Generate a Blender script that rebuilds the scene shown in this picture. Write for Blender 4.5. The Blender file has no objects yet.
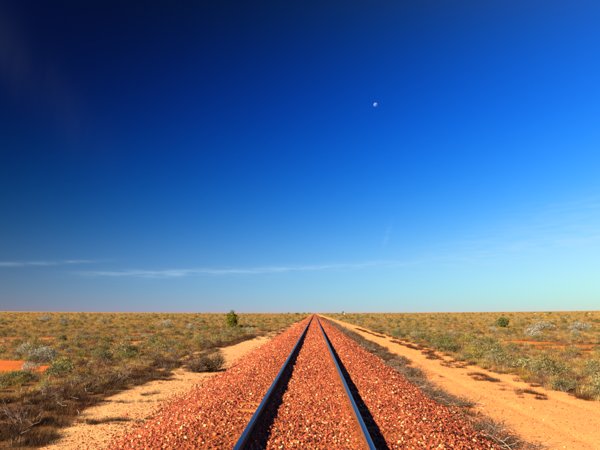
import bpy, math, random
import numpy as np
from mathutils import Vector

# ------------------------------------------------------------------ camera, sky, sun, exposure
sc = bpy.context.scene
col = sc.collection
R = math.radians
SUN_AZ, SUN_EL = -132.0, 25.5          # clockwise from +Y (the track's direction); behind and to the left

cam = bpy.data.cameras.new('camera')
cam_o = bpy.data.objects.new('camera', cam)
col.objects.link(cam_o)
cam.sensor_width = 36.0
cam.lens = 36.0 * 488 / 600
cam.clip_start = 0.05
cam.clip_end = 40000
CAM = np.array([0.126, 0.0, 2.126])
cam_o.location = CAM
cam_o.rotation_euler = (R(90 + 10.22), R(0.10), R(1.70))
sc.camera = cam_o

world = bpy.data.worlds.new('World')
sc.world = world
world.use_nodes = True


def build_sky():
    nt = world.node_tree
    N, L = nt.nodes, nt.links
    bg = N['Background']

    def m(op, a, b=None, c=None, clamp=False):
        n = N.new('ShaderNodeMath')
        n.operation = op
        n.use_clamp = clamp
        for i, v in enumerate((a, b, c)):
            if v is None:
                continue
            if isinstance(v, (int, float)):
                n.inputs[i].default_value = v
            else:
                L.new(v, n.inputs[i])
        return n.outputs[0]

    def smooth(v, lo, hi):
        n = N.new('ShaderNodeMapRange')
        n.interpolation_type = 'SMOOTHSTEP'
        L.new(v, n.inputs[0])
        n.inputs[1].default_value = lo
        n.inputs[2].default_value = hi
        return n.outputs[0]

    sky = N.new('ShaderNodeTexSky')
    sky.sky_type = 'NISHITA'
    sky.sun_disc = False
    sky.sun_elevation = R(SUN_EL)
    sky.sun_rotation = R(SUN_AZ)
    tc = N.new('ShaderNodeTexCoord')
    sx = N.new('ShaderNodeSeparateXYZ')
    L.new(tc.outputs['Generated'], sx.inputs[0])
    X, Y, Z = sx.outputs
    # polarised sky: darkest in the belt at right angles to the sun's side, brighter away from it
    pa, pe = R(-145), R(35)
    d = m('ADD', m('ADD', m('MULTIPLY', X, math.sin(pa) * math.cos(pe)), m('MULTIPLY', Y, math.cos(pa) * math.cos(pe))), m('MULTIPLY', Z, math.sin(pe)))
    c2 = m('MULTIPLY', d, d)
    pol = m('SUBTRACT', 1.0, m('MULTIPLY', m('DIVIDE', m('SUBTRACT', 1.0, c2), m('ADD', 1.0, c2)), 0.95))
    zc = m('MINIMUM', m('MAXIMUM', Z, 0.0), 0.57)
    xc = m('MINIMUM', m('MAXIMUM', X, -0.55), 0.55)
    sep = N.new('ShaderNodeSeparateColor')
    L.new(sky.outputs[0], sep.inputs[0])
    fit = ((-1.254, -0.517, 0.266, -0.292, -94.069, 134.351, 0.708, 11.214), (0.063, 0.363, 0.629, -1.447, -13.549, 17.003, 0.162, 3.761),
           (0.446, 0.403, 0.804, 0.138, 3.695, -9.678, -0.497, 2.795))
    # higher than 33 degrees the sky goes on darkening slowly; under the horizon it is dim
    top = m('POWER', math.e, m('MULTIPLY', m('MAXIMUM', m('SUBTRACT', Z, 0.56), 0.0), -2.0))
    low = m('ADD', m('MULTIPLY', smooth(Z, -0.06, 0.0), 0.9), 0.1)
    trim = m('MULTIPLY', top, low)
    comb = N.new('ShaderNodeCombineColor')
    for i, (a, b, c, e, e2, e3, ex, exz) in enumerate(fit):
        n = m('MAXIMUM', m('MULTIPLY', sep.outputs[i], 0.1), 0.06)
        v = m('MULTIPLY', m('POWER', n, b), m('POWER', pol, c))
        v = m('MULTIPLY', v, m('POWER', math.e, m('ADD', m('ADD', m('MULTIPLY', xc, ex), m('MULTIPLY', m('MULTIPLY', xc, zc), exz)), m('MULTIPLY', zc, m('ADD', m('MULTIPLY', zc, m('ADD', m('MULTIPLY', zc, e3), e2)), e)))))
        L.new(m('MULTIPLY', m('ADD', m('MULTIPLY', v, math.exp(a)), (0.0012, 0.001, 0.0)[i]), m('MULTIPLY', trim, SKY_GAIN)), comb.inputs[i])
    # thin cirrus streaks, laid out by compass bearing and height above the horizon (degrees)
    az = m('MULTIPLY', m('ARCTAN2', X, Y), 180 / math.pi)
    el = m('MULTIPLY', m('ARCSINE', Z), 180 / math.pi)
    cv = N.new('ShaderNodeCombineXYZ')
    L.new(az, cv.inputs[0])
    L.new(el, cv.inputs[1])

    def noise(sxy, scale, detail=5, rot=0):
        mp = N.new('ShaderNodeMapping')
        mp.inputs['Scale'].default_value = (sxy[0], sxy[1], 1)
        mp.inputs['Rotation'].default_value = (0, 0, R(rot))
        L.new(cv.outputs[0], mp.inputs[0])
        n = N.new('ShaderNodeTexNoise')
        n.inputs['Scale'].default_value = scale
        n.inputs['Detail'].default_value = detail
        n.inputs['Roughness'].default_value = 0.6
        L.new(mp.outputs[0], n.inputs[0])
        return n.outputs[0]

    nlong = noise((0.06, 1.2), 1.6)
    nfine = noise((0.22, 1.6), 1.5, 6)
    wob = m('MULTIPLY', m('SUBTRACT', nlong, 0.5), 0.5)

    def streak(a0, a1, e0, e1, wid, gain, fade=6):
        slope = (e1 - e0) / (a1 - a0)
        cen = m('ADD', m('MULTIPLY', m('SUBTRACT', az, a0), slope), e0)
        t = m('DIVIDE', m('ADD', m('SUBTRACT', el, cen), wob), wid)
        g = m('POWER', math.e, m('MULTIPLY', m('MULTIPLY', t, t), -1.0))
        ends = m('MULTIPLY', smooth(az, a0 - fade, a0 + fade), m('SUBTRACT', 1.0, smooth(az, a1 - fade, a1 + fade)))
        v = m('MULTIPLY', m('MULTIPLY', g, ends), gain)
        return m('MULTIPLY', v, smooth(nfine, 0.25, 0.75))

    mask = streak(-25, 12, 4.15, 5.75, 0.36, 0.32)
    for s in ((-40, -24, 4.3, 5.6, 0.22, 0.22, 4), (-22, 9, 3.9, 5.0, 0.7, 0.10), (13, 44, 5.6, 8.6, 1.7, 0.30, 8),
              (25, 44, 7.0, 8.6, 0.45, 0.30, 5), (7.9, 9.0, 7.2, 9.8, 0.7, 0.13, 0.6), (20, 40, 8.6, 12, 1.8, 0.16, 8)):
        mask = m('ADD', mask, streak(*s))
    # faint diagonal veil high on the left
    diag = m('SUBTRACT', el, m('ADD', m('MULTIPLY', az, -0.78), -1.3))
    t = m('DIVIDE', diag, 3.2)
    veil = m('MULTIPLY', m('POWER', math.e, m('MULTIPLY', m('MULTIPLY', t, t), -1.0)), m('SUBTRACT', 1.0, smooth(az, -30, -20)))
    veil = m('MULTIPLY', m('MULTIPLY', veil, smooth(noise((0.5, 0.12), 0.4, 3, 52), 0.1, 0.9)), 0.016)
    mask = m('ADD', mask, veil, clamp=True)
    mix = N.new('ShaderNodeMix')
    mix.data_type = 'RGBA'
    L.new(mask, mix.inputs[0])
    L.new(comb.outputs[0], mix.inputs[6])
    mix.inputs[7].default_value = (0.55 * SKY_GAIN, 0.76 * SKY_GAIN, 0.92 * SKY_GAIN, 1)
    L.new(mix.outputs[2], bg.inputs[0])
    bg.inputs[1].default_value = 0.1


EXPOSURE = 1.7
SKY_GAIN = 10.0 / 2 ** EXPOSURE
build_sky()

sun = bpy.data.lights.new('sun', 'SUN')
sun.energy = 5.0
sun.angle = R(0.53)
sun.color = (1.0, 0.87, 0.65)
sun_o = bpy.data.objects.new('sun', sun)
col.objects.link(sun_o)
sdir = Vector((math.sin(R(SUN_AZ)) * math.cos(R(SUN_EL)), math.cos(R(SUN_AZ)) * math.cos(R(SUN_EL)), math.sin(R(SUN_EL))))
sun_o.rotation_euler = (-sdir).to_track_quat('-Z', 'Y').to_euler()
sun_o.location = sdir * 50

vs = sc.view_settings
vs.view_transform = 'Standard'
vs.look = 'None'
vs.gamma = 1.0
vs.use_curve_mapping = False
vs.exposure = EXPOSURE
sc.render.engine = 'CYCLES'
sc.cycles.use_denoising = False
sc.cycles.max_bounces = 6
sc.cycles.transparent_max_bounces = 8

# ------------------------------------------------------------------ helpers
rng = np.random.default_rng(7)
random.seed(7)


def lattice(ix, iy, seed):
    h = (ix.astype(np.int64) * 374761393 + iy.astype(np.int64) * 668265263 + seed * 1442695041) & 0xFFFFFFFF
    h = ((h ^ (h >> 13)) * 1274126177) & 0xFFFFFFFF
    h = h ^ (h >> 16)
    return (h & 0xFFFFFF) / float(0xFFFFFF)


def vn(x, y, scale, seed=0):
    """value noise, -1..1"""
    x = np.asarray(x, float) / scale
    y = np.asarray(y, float) / scale
    ix, iy = np.floor(x), np.floor(y)
    fx, fy = x - ix, y - iy
    fx, fy = fx * fx * (3 - 2 * fx), fy * fy * (3 - 2 * fy)
    a, b = lattice(ix, iy, seed), lattice(ix + 1, iy, seed)
    c, d = lattice(ix, iy + 1, seed), lattice(ix + 1, iy + 1, seed)
    return ((a * (1 - fx) + b * fx) * (1 - fy) + (c * (1 - fx) + d * fx) * fy) * 2 - 1


def sstep(v, lo, hi):
    t = np.clip((np.asarray(v, float) - lo) / (hi - lo), 0, 1)
    return t * t * (3 - 2 * t)


def mesh_np(name, verts, faces, mats=(), attrs=None, matidx=None, smooth=False):
    me = bpy.data.meshes.new(name)
    verts = np.asarray(verts, np.float32)
    if isinstance(faces, np.ndarray):
        groups = [faces]
    else:
        groups = [f for f in faces if len(f)]
    nl = sum(f.size for f in groups)
    nf = sum(len(f) for f in groups)
    me.vertices.add(len(verts))
    me.vertices.foreach_set('co', verts.ravel())
    me.loops.add(nl)
    me.loops.foreach_set('vertex_index', np.concatenate([f.ravel() for f in groups]).astype(np.int32))
    me.polygons.add(nf)
    sizes = np.concatenate([np.full(len(f), f.shape[1]) for f in groups])
    starts = np.concatenate([[0], np.cumsum(sizes)[:-1]]).astype(np.int32)
    me.polygons.foreach_set('loop_start', starts)
    if matidx is not None:
        me.polygons.foreach_set('material_index', np.asarray(matidx, np.int32))
    if smooth:
        me.polygons.foreach_set('use_smooth', np.ones(nf, bool))
    for k, v in (attrs or {}).items():
        at = me.attributes.new(k, 'FLOAT', 'POINT')
        at.data.foreach_set('value', np.asarray(v, np.float32))
    for mt in mats:
        me.materials.append(mt)
    me.update(calc_edges=True)
    me.validate()
    return me


def link(name, data, parent=None, loc=None, rotz=0, scale=None):
    o = bpy.data.objects.new(name, data)
    col.objects.link(o)
    if parent is not None:
        o.parent = parent
    if loc is not None:
        o.location = loc
    o.rotation_euler = (0, 0, rotz)
    if scale is not None:
        o.scale = scale if hasattr(scale, '__len__') else (scale,) * 3
    return o


def tag(o, label=None, cat=None, group=None, kind=None):
    for k, v in (('label', label), ('category', cat), ('group', group), ('kind', kind)):
        if v:
            o[k] = v
    return o


class NT:
    """small node helper"""
    def __init__(self, name):
        self.mat = bpy.data.materials.new(name)
        self.mat.use_nodes = True
        self.t = self.mat.node_tree
        self.n, self.l = self.t.nodes, self.t.links
        self.bsdf = self.n['Principled BSDF']
        self.out = self.n['Material Output']

    def new(self, kind, **kw):
        n = self.n.new(kind)
        for k, v in kw.items():
            setattr(n, k, v)
        return n

    def set(self, sock, v):
        if isinstance(v, bpy.types.NodeSocket):
            self.l.new(v, sock)
        else:
            sock.default_value = v

    def math(self, op, a, b=0.0, clamp=False):
        n = self.new('ShaderNodeMath', operation=op, use_clamp=clamp)
        self.set(n.inputs[0], a)
        self.set(n.inputs[1], b)
        return n.outputs[0]

    def attr(self, name):
        return self.new('ShaderNodeAttribute', attribute_name=name).outputs['Fac']

    def pos(self):
        return self.new('ShaderNodeNewGeometry').outputs['Position']

    def noise(self, vec, scale, detail=4, rough=0.6):
        n = self.new('ShaderNodeTexNoise')
        if vec is not None:
            self.l.new(vec, n.inputs[0])
        n.inputs['Scale'].default_value = scale
        n.inputs['Detail'].default_value = detail
        n.inputs['Roughness'].default_value = rough
        return n.outputs[0]

    def voro(self, vec, scale, out='Color'):
        n = self.new('ShaderNodeTexVoronoi')
        self.l.new(vec, n.inputs[0])
        n.inputs['Scale'].default_value = scale
        return n.outputs[out]

    def ramp(self, fac, stops, interp='LINEAR'):
        n = self.new('ShaderNodeValToRGB')
        n.color_ramp.interpolation = interp
        el = n.color_ramp.elements
        while len(el) < len(stops):
            el.new(0.5)
        for e, (p, c) in zip(el, stops):
            e.position = p
            e.color = (*c, 1) if len(c) == 3 else c
        self.set(n.inputs[0], fac)
        return n.outputs[0]

    def rng(self, v, a, b, c=0.0, d=1.0):
        n = self.new('ShaderNodeMapRange')
        self.set(n.inputs[0], v)
        for i, q in enumerate((a, b, c, d)):
            n.inputs[i + 1].default_value = q
        return n.outputs[0]

    def mix(self, f, a, b, blend='MIX'):
        n = self.new('ShaderNodeMix', data_type='RGBA', blend_type=blend)
        self.set(n.inputs[0], f)
        for s, v in ((n.inputs[6], a), (n.inputs[7], b)):
            self.set(s, (*v, 1) if isinstance(v, tuple) and len(v) == 3 else v)
        return n.outputs[2]

    def bump(self, h, strength, dist):
        n = self.new('ShaderNodeBump')
        n.inputs['Strength'].default_value = strength
        n.inputs['Distance'].default_value = dist
        self.l.new(h, n.inputs['Height'])
        self.l.new(n.outputs[0], self.bsdf.inputs['Normal'])

    def base(self, c, rough=0.9, spec=0.2, metal=0.0):
        self.set(self.bsdf.inputs['Base Color'], (*c, 1) if isinstance(c, tuple) and len(c) == 3 else c)
        self.set(self.bsdf.inputs['Roughness'], rough)
        self.bsdf.inputs['Specular IOR Level'].default_value = spec
        self.bsdf.inputs['Metallic'].default_value = metal
        return self.mat


# ------------------------------------------------------------------ layout of the ground (metres; track runs along +Y, x = 0 is its centre)
def edge_left(y):
    return np.interp(y, [5, 8, 12, 15, 20, 27, 40, 60, 120, 400], [4.0, 4.3, 5.0, 4.9, 5.2, 5.4, 5.2, 4.7, 4.3, 4.2]) + 0.22 * vn(y, y * 0 + 3, 2.3, 11) + 0.12 * vn(y, y * 0 + 8, 0.7, 12)


def edge_right(y):
    return np.interp(y, [5, 12, 22, 28, 45, 120, 400], [6.5, 6.8, 6.65, 7.0, 7.1, 6.6, 6.4]) + 0.28 * vn(y, y * 0 + 5, 2.1, 13) + 0.12 * vn(y, y * 0 + 9, 0.6, 14)


def brush_edge(y):
    return np.interp(y, [5, 8, 15, 20, 26, 35, 60, 150], [3.62, 3.75, 3.65, 3.85, 4.15, 4.2, 4.1, 4.2]) + 0.25 * vn(y, y * 0 + 2, 1.7, 15)


def strip_centre(y):
    return np.interp(y, [10, 24, 28, 54, 120, 400], [5.65, 5.75, 6.3, 5.9, 5.6, 5.5])


RED = ((-11.9, 19.4, 2.6, 1.3), (-14.6, 21.2, 2.4, 1.3), (19.3, 30.0, 2.6, 1.6), (13.6, 31.5, 1.6, 1.0), (-24, 43, 3.2, 1.8), (-17.6, 51, 2.6, 2.2), (-13.4, 36, 1.7, 1.2), (-22, 35, 2.2, 1.3), (15.6, 36.3, 2.6, 1.5),
       (16.2, 31.8, 2.3, 1.5), (15.9, 28.2, 1.5, 0.9), (19.5, 33, 2.5, 1.3), (-10.2, 28.5, 0.9, 0.6), (26, 58, 3, 2), (13, 46, 2, 1.4))


def red_mask(x, y):
    v = np.zeros_like(x)
    w = 0.35 * vn(x, y, 0.9, 31) + 0.25 * vn(x, y, 2.5, 32)
    for cx, cy, rx, ry in RED:
        q = np.sqrt(((x - cx) / rx) ** 2 + ((y - cy) / ry) ** 2) + w
        v = np.maximum(v, 1 - sstep(q, 0.75, 1.05))
    r = np.hypot(x, y)
    extra = sstep(vn(x, y, 6.5, 33) + 0.5 * vn(x, y, 2.2, 34), 0.78, 0.95) * sstep(r, 25, 40)
    return np.maximum(v, extra)


def sand_mask(x, y):
    n1 = vn(x, y, 0.8, 21)
    n2 = vn(x, y, 3.0, 22)
    rt = sstep(x, 2.6, 3.0) * (1 - sstep(x, edge_right(y) - 0.1, edge_right(y) + 0.5))
    lf = sstep(-x, 2.6, 3.0) * (1 - sstep(-x, edge_left(y) - 0.15, edge_left(y) + 0.45))
    lf = lf * (1 - sstep(y, 38, 60) * sstep(n1 + n2, -0.5, 0.4) * 0.85)
    lane = np.exp(-((-x - (5.95 + 0.2 * n2)) / 0.4) ** 2) * sstep(y, 14, 19) * (1 - sstep(y, 34, 44)) * sstep(n1 + n2, -0.5, 0.2)
    return np.clip(np.maximum(np.maximum(rt, lf), lane), 0, 1)


def zg(x, y):
    x = np.asarray(x, float)
    y = np.asarray(y, float)
    r = np.hypot(x, y) + 1e-6
    s = sand_mask(x, y)
    z = (1 - s) * (0.035 * vn(x, y, 1.3, 1) + 0.06 * vn(x, y, 5, 2) + 0.02 * vn(x, y, 0.5, 3))
    z = z + s * (0.012 * vn(x, y, 0.7, 4) + 0.006 * vn(x, y, 0.22, 5) + 0.02 * vn(x, y, 3, 6))
    for cx in (4.55, 6.15):                                     # shallow wheel ruts of the service road
        z = z - 0.024 * np.exp(-((x - cx - 0.1 * vn(y, y * 0, 5, 7)) / 0.14) ** 2) * (y < 200)
    z = z * (1 - sstep(r, 150, 500)) + 0.6 * vn(x, y, 140, 8) * sstep(r, 200, 700) - 0.3 * sstep(r, 200, 700)
    side = (x / r) / 0.53
    return z + 0.0038 * np.maximum(r - 260, 0) * np.minimum(side * side, 1.6)


TOE = 3.15


def zb(x, y):
    """top of the ballast bed"""
    a = np.abs(x)
    toe = TOE + 0.12 * vn(y, x * 0 + np.sign(x) * 4, 1.3, 41)
    t = np.clip((a - 1.72) / (toe - 1.72), 0, 1.4)
    z = 0.497 - 0.477 * t - 0.03 * np.sin(np.clip(t, 0, 1) * math.pi) * -1
    z = z + 0.05 * np.exp(-((a - 0.70) / 0.10) ** 2) - 0.015 * np.exp(-((a - 0.95) / 0.15) ** 2)   # dust banked against the rails
    return z + 0.018 * vn(x, y, 0.55, 42) + 0.012 * vn(x, y, 0.2, 43)


# ------------------------------------------------------------------ ground sheet
def axis(parts):
    out = [parts[0][0]]
    for a, b, step in parts:
        n = max(1, int(round((b - a) / step)))
        out += list(np.linspace(a, b, n + 1)[1:])
    return np.array(out)


def geo(a, b, s0, g):
    v, s, out = a, s0, []
    while v < b:
        v += s
        s *= g
        out.append(min(v, b))
    return np.array(out)


def grid_mesh(name, xs, ys, zf, mats, attrs=None):
    X, Y = np.meshgrid(xs, ys)
    X, Y = X.ravel(), Y.ravel()
    Z = zf(X, Y)
    nx, ny = len(xs), len(ys)
    i = np.arange((ny - 1) * nx).reshape(ny - 1, nx)[:, :-1].ravel()
    F = np.stack([i, i + 1, i + nx + 1, i + nx], 1)
    at = {k: f(X, Y) for k, f in (attrs or {}).items()}
    return mesh_np(name, np.stack([X, Y, Z], 1), F, mats, at, smooth=True)


def ground_material():
    k = NT('desert_soil')
    p = k.pos()
    sand, red, sx = k.attr('sand'), k.attr('red'), k.attr('right')
    far = k.attr('far')
    n_big = k.noise(p, 0.35, 5)
    n_mid = k.noise(p, 2.2, 6, 0.65)
    n_fine = k.noise(p, 26, 5, 0.7)
    n_grit = k.noise(p, 95, 3, 0.7)
    soil = k.ramp(n_mid, [(0.3, (0.08, 0.034, 0.010)), (0.5, (0.17, 0.07, 0.018)), (0.72, (0.30, 0.13, 0.034))])
    redc = k.ramp(n_fine, [(0.3, (0.42, 0.085, 0.012)), (0.55, (0.55, 0.13, 0.02)), (0.75, (0.62, 0.20, 0.04))])
    sand_l = k.ramp(n_fine, [(0.28, (0.36, 0.17, 0.055)), (0.48, (0.60, 0.325, 0.12)), (0.72, (0.74, 0.46, 0.20))])
    sand_r = k.ramp(n_fine, [(0.25, (0.54, 0.185, 0.05)), (0.48, (0.76, 0.285, 0.08)), (0.75, (0.82, 0.36, 0.12))])
    sandc = k.mix(sx, sand_l, sand_r)
    sandc = k.mix(k.math('MULTIPLY', k.rng(k.noise(p, 7, 5, 0.7), 0.5, 0.66), 0.45), sandc, k.mix(sx, (0.36, 0.16, 0.05), (0.56, 0.185, 0.04)))
    sandc = k.mix(k.rng(n_mid, 0.46, 0.68), sandc, k.mix(sx, (0.60, 0.28, 0.09), (0.71, 0.25, 0.06)))
    # scattered dark grit and pale chips
    v = k.voro(p, 34, 'Distance')
    chip = k.math('MULTIPLY', k.math('LESS_THAN', v, 0.24), k.math('GREATER_THAN', n_mid, 0.5))
    sandc = k.mix(k.math('MULTIPLY', chip, 0.55), sandc, k.ramp(k.voro(p, 34), [(0.3, (0.26, 0.08, 0.035)), (0.6, (0.60, 0.27, 0.12)), (0.8, (0.8, 0.6, 0.4))]))
    farc = k.ramp(k.noise(p, 0.12, 6, 0.75), [(0.35, (0.24, 0.135, 0.03)), (0.5, (0.34, 0.195, 0.045)), (0.66, (0.40, 0.21, 0.055))])
    c = k.mix(far, soil, farc)
    c = k.mix(red, c, redc)
    edge = k.math('ADD', sand, k.math('MULTIPLY', k.math('SUBTRACT', n_mid, 0.5), 0.9))
    c = k.mix(k.rng(edge, 0.38, 0.62), c, sandc)
    c = k.mix(0.4, c, k.ramp(n_big, [(0.3, (0.82, 0.82, 0.82)), (0.7, (1.0, 1.0, 1.0))]), 'MULTIPLY')
    h = k.math('ADD', k.math('MULTIPLY', n_fine, 0.7), k.math('MULTIPLY', n_grit, 0.5))
    k.bump(h, 0.75, 0.03)
    return k.base(c, 0.95, 0.1)


M = {}
M['ground'] = ground_material()
xs_h = np.concatenate([np.arange(0, 9.01, 0.09), geo(9.01, 6500, 0.1, 1.045)])
xs = np.concatenate([-xs_h[::-1], xs_h[1:]])
ys = np.concatenate([axis([(-400, -60, 40), (-60, 0, 5), (0, 5, 0.5)]), np.arange(5.1, 30, 0.11), geo(30, 9000, 0.13, 1.03)])
gm = grid_mesh('ground', xs, ys, zg, [M['ground']], {
    'sand': sand_mask, 'red': red_mask, 'right': lambda x, y: sstep(x, -1, 1),
    'far': lambda x, y: sstep(np.hypot(x, y), 50, 260)})
tag(link('ground', gm), kind='structure')


# ------------------------------------------------------------------ ballast bed and stones
STONE_RAMP = [(0.0, (0.05, 0.010, 0.005)), (0.2, (0.14, 0.023, 0.009)), (0.42, (0.28, 0.041, 0.014)), (0.62, (0.38, 0.066, 0.020)),
              (0.80, (0.46, 0.12, 0.036)), (0.92, (0.57, 0.27, 0.10)), (1.0, (0.68, 0.46, 0.23))]


def stone_material(name, fac_kind):
    k = NT(name)
    p = k.pos()
    f = k.attr('tone') if fac_kind == 'attr' else k.new('ShaderNodeObjectInfo').outputs['Random']
    f = k.math('ADD', f, k.math('MULTIPLY', k.math('SUBTRACT', k.noise(p, 55, 4, 0.7), 0.5), 0.28), clamp=True)
    c = k.ramp(f, STONE_RAMP)
    dust = k.noise(p, 9, 3)
    c = k.mix(k.math('MULTIPLY', k.rng(dust, 0.48, 0.7), 0.35), c, (0.42, 0.10, 0.026))
    k.bump(k.noise(p, 120, 4, 0.7), 0.4, 0.006)
    return k.base(c, 0.85, 0.25)


M['stones'] = stone_material('ballast_stone_mixed', 'attr')
M['stone_single'] = stone_material('ballast_stone_single', 'obj')


def bed_material():
    k = NT('ballast_dust_bed')
    p = k.pos()
    c = k.ramp(k.voro(p, 19), [(0.1, (0.12, 0.022, 0.008)), (0.4, (0.27, 0.055, 0.014)), (0.7, (0.40, 0.11, 0.025)), (0.95, (0.55, 0.28, 0.10))])
    c = k.mix(k.rng(k.noise(p, 3.5, 5), 0.35, 0.65, 0.2, 0.7), c, (0.36, 0.09, 0.024))
    k.bump(k.math('ADD', k.voro(p, 19, 'Distance'), k.noise(p, 60, 3)), 1.0, 0.03)
    return k.base(c, 0.95, 0.1)


M['bed'] = bed_material()
bxs = np.concatenate([[-3.6, -3.4], np.arange(-3.3, 3.31, 0.07), [3.4, 3.6]])
bys = np.concatenate([[-40, -20, -8], np.arange(-2, 30, 0.1), geo(30, 5000, 0.12, 1.035)])
bed = link('ballast_bed', grid_mesh('ballast_bed', bxs, bys, lambda x, y: zb(x, y) - 0.25 * sstep(np.abs(x), 3.15, 3.6), [M['bed']]))
tag(bed, 'embankment of red crushed stone under the railway track', kind='structure')


ICO_V = np.array([(-1, -1, -1), (1, -1, -1), (1, 1, -1), (-1, 1, -1), (-1, -1, 1), (1, -1, 1), (1, 1, 1), (-1, 1, 1)], float)
ICO_F = np.array([(3, 2, 1, 0), (4, 5, 6, 7), (0, 1, 5, 4), (1, 2, 6, 5), (2, 3, 7, 6), (3, 0, 4, 7)])
PROTO = []
for i in range(40):
    v = ICO_V * 0.66 + rng.uniform(-0.3, 0.3, (8, 3))
    v[4:, :2] *= rng.uniform(0.45, 0.95)
    v[4:, 0] += rng.uniform(-0.25, 0.25)
    v *= np.array([1.15, rng.uniform(0.6, 1.0), rng.uniform(0.45, 0.85)])
    PROTO.append(v)
PROTO = np.array(PROTO)


def rot_mats(n, tilt=1.2):
    a, b, c = rng.uniform(0, 2 * math.pi, n), rng.normal(0, tilt * 0.5, n), rng.normal(0, tilt * 0.5, n)
    ca, sa, cb, sb, cc, s_ = np.cos(a), np.sin(a), np.cos(b), np.sin(b), np.cos(c), np.sin(c)
    o, z = np.ones(n), np.zeros(n)
    Rz = np.stack([ca, -sa, z, sa, ca, z, z, z, o], 1).reshape(n, 3, 3)
    Rx = np.stack([o, z, z, z, cb, -sb, z, sb, cb], 1).reshape(n, 3, 3)
    Ry = np.stack([cc, z, s_, z, o, z, -s_, z, cc], 1).reshape(n, 3, 3)
    return Rz @ Rx @ Ry


def stones_mesh(name, P, S, tone, mat):
    n = len(P)
    V = PROTO[rng.integers(0, len(PROTO), n)]
    V = np.einsum('nij,nkj->nki', rot_mats(n), V) * S[:, None, None] + P[:, None, :]
    F = ICO_F[None] + (np.arange(n) * 8)[:, None, None]
    return mesh_np(name, V.reshape(-1, 3), F.reshape(-1, 4), [mat], {'tone': np.repeat(tone, 8)})


SLEEPER_STEP = 0.655
SLEEPER_Y0 = -1.02


def stone_field(y0, y1, dens, s0, s1):
    n = int((y1 - y0) * 8.0 * dens)
    x = rng.uniform(-4.0, 4.0, n)
    y = rng.uniform(y0, y1, n)
    a = np.abs(x)
    keep = rng.random(n) < np.where(a < 2.8, 1, np.clip((3.95 - a) / 1.15, 0, 1) ** 2.2)
    keep &= ~((a > 0.68) & (a < 0.83))                          # under the rails
    # dusty sleeper tops stay half bare close to the rails, and the cribs beside the rails are dusty too
    ph = np.abs(((y - SLEEPER_Y0) / SLEEPER_STEP + 0.5) % 1 - 0.5) * SLEEPER_STEP
    on_sl = (ph < 0.115) & (a > 0.5) & (a < 1.3)
    keep &= ~(on_sl & (rng.random(n) < np.interp(a, [0.5, 0.75, 1.0, 1.3], [0.1, 0.5, 0.78, 0.35])))
    near_rail = np.exp(-((a - 0.75) / 0.2) ** 2)
    keep &= rng.random(n) > 0.55 * near_rail
    patch = np.maximum(sstep(vn(x, y, 0.5, 44), 0.25, 0.8), sstep(vn(x, y, 1.4, 46), 0.3, 0.8))
    keep &= rng.random(n) > 0.6 * patch
    x, y, a, near_rail = x[keep], y[keep], a[keep], near_rail[keep]
    n = len(x)
    s = rng.uniform(s0, s1, n) * np.where(rng.random(n) < 0.07, 1.6, 1.0) * (1 - 0.3 * near_rail)
    bz = zb(x, y)
    gz = zg(x, y)
    z = np.maximum(bz, gz) + s * rng.uniform(-0.05, 0.5, n)
    tone = np.clip(rng.beta(2.0, 2.3, n) * 0.95 + 0.10 * vn(x, y, 0.9, 45), 0, 0.86)
    pale = rng.random(n) < 0.105
    tone[pale] = rng.uniform(0.82, 1.0, pale.sum()) ** 1.0
    dark = rng.random(n) < 0.17
    tone[dark] = rng.uniform(0, 0.15, dark.sum())
    return np.stack([x, y, z], 1), s, tone


parts = [stone_field(2.2, 14, 1450, 0.008, 0.025), stone_field(14, 30, 560, 0.013, 0.031), stone_field(30, 55, 190, 0.02, 0.038), stone_field(55, 110, 70, 0.03, 0.055)]
SP = np.concatenate([q[0] for q in parts])
SS = np.concatenate([q[1] for q in parts])
ST = np.concatenate([q[2] for q in parts])
app = SS / np.maximum(SP[:, 1], 0.1)
inview = (SP[:, 1] > 6.3) & (np.abs((SP[:, 0] - 0.05) / SP[:, 1]) < 0.6)
order = np.argsort(-np.where(inview, app, 0))[:300]
rest = np.ones(len(SP), bool)
rest[order] = False
tag(link('loose_ballast', stones_mesh('loose_ballast', SP[rest], SS[rest], ST[rest], M['stones']), bed), kind='stuff')
stone_meshes = [mesh_np('stone', v, ICO_F, [M['stone_single']]) for v in PROTO]
for i in order:
    o = link('stone', stone_meshes[i % len(stone_meshes)], bed, SP[i], rng.uniform(0, 6.28), SS[i])
    o.rotation_euler = (rng.normal(0, 0.5), rng.normal(0, 0.5), rng.uniform(0, 6.28))

# ------------------------------------------------------------------ railway track: two rails and the sleepers
def rail_material():
    k = NT('rail_steel')
    p = k.pos()
    nz = k.new('ShaderNodeSeparateXYZ')
    k.l.new(p, nz.inputs[0])
    n = k.noise(p, 14, 5)
    c = k.ramp(n, [(0.3, (0.075, 0.024, 0.009)), (0.6, (0.14, 0.045, 0.014)), (0.8, (0.23, 0.08, 0.022))])
    k.bump(k.noise(p, 90, 3), 0.3, 0.004)
    return k.base(c, 0.85, 0.3)


def steel_material():
    k = NT('polished_running_band')
    mp = k.new('ShaderNodeMapping')
    mp.inputs['Scale'].default_value = (60, 0.6, 1)
    k.l.new(k.pos(), mp.inputs[0])
    n = k.noise(mp.outputs[0], 1.0, 5)
    c = k.ramp(n, [(0.3, (0.11, 0.12, 0.13)), (0.7, (0.22, 0.225, 0.235))])
    return k.base(c, k.rng(n, 0.2, 0.8, 0.2, 0.34), 0.5, 1.0)


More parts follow.
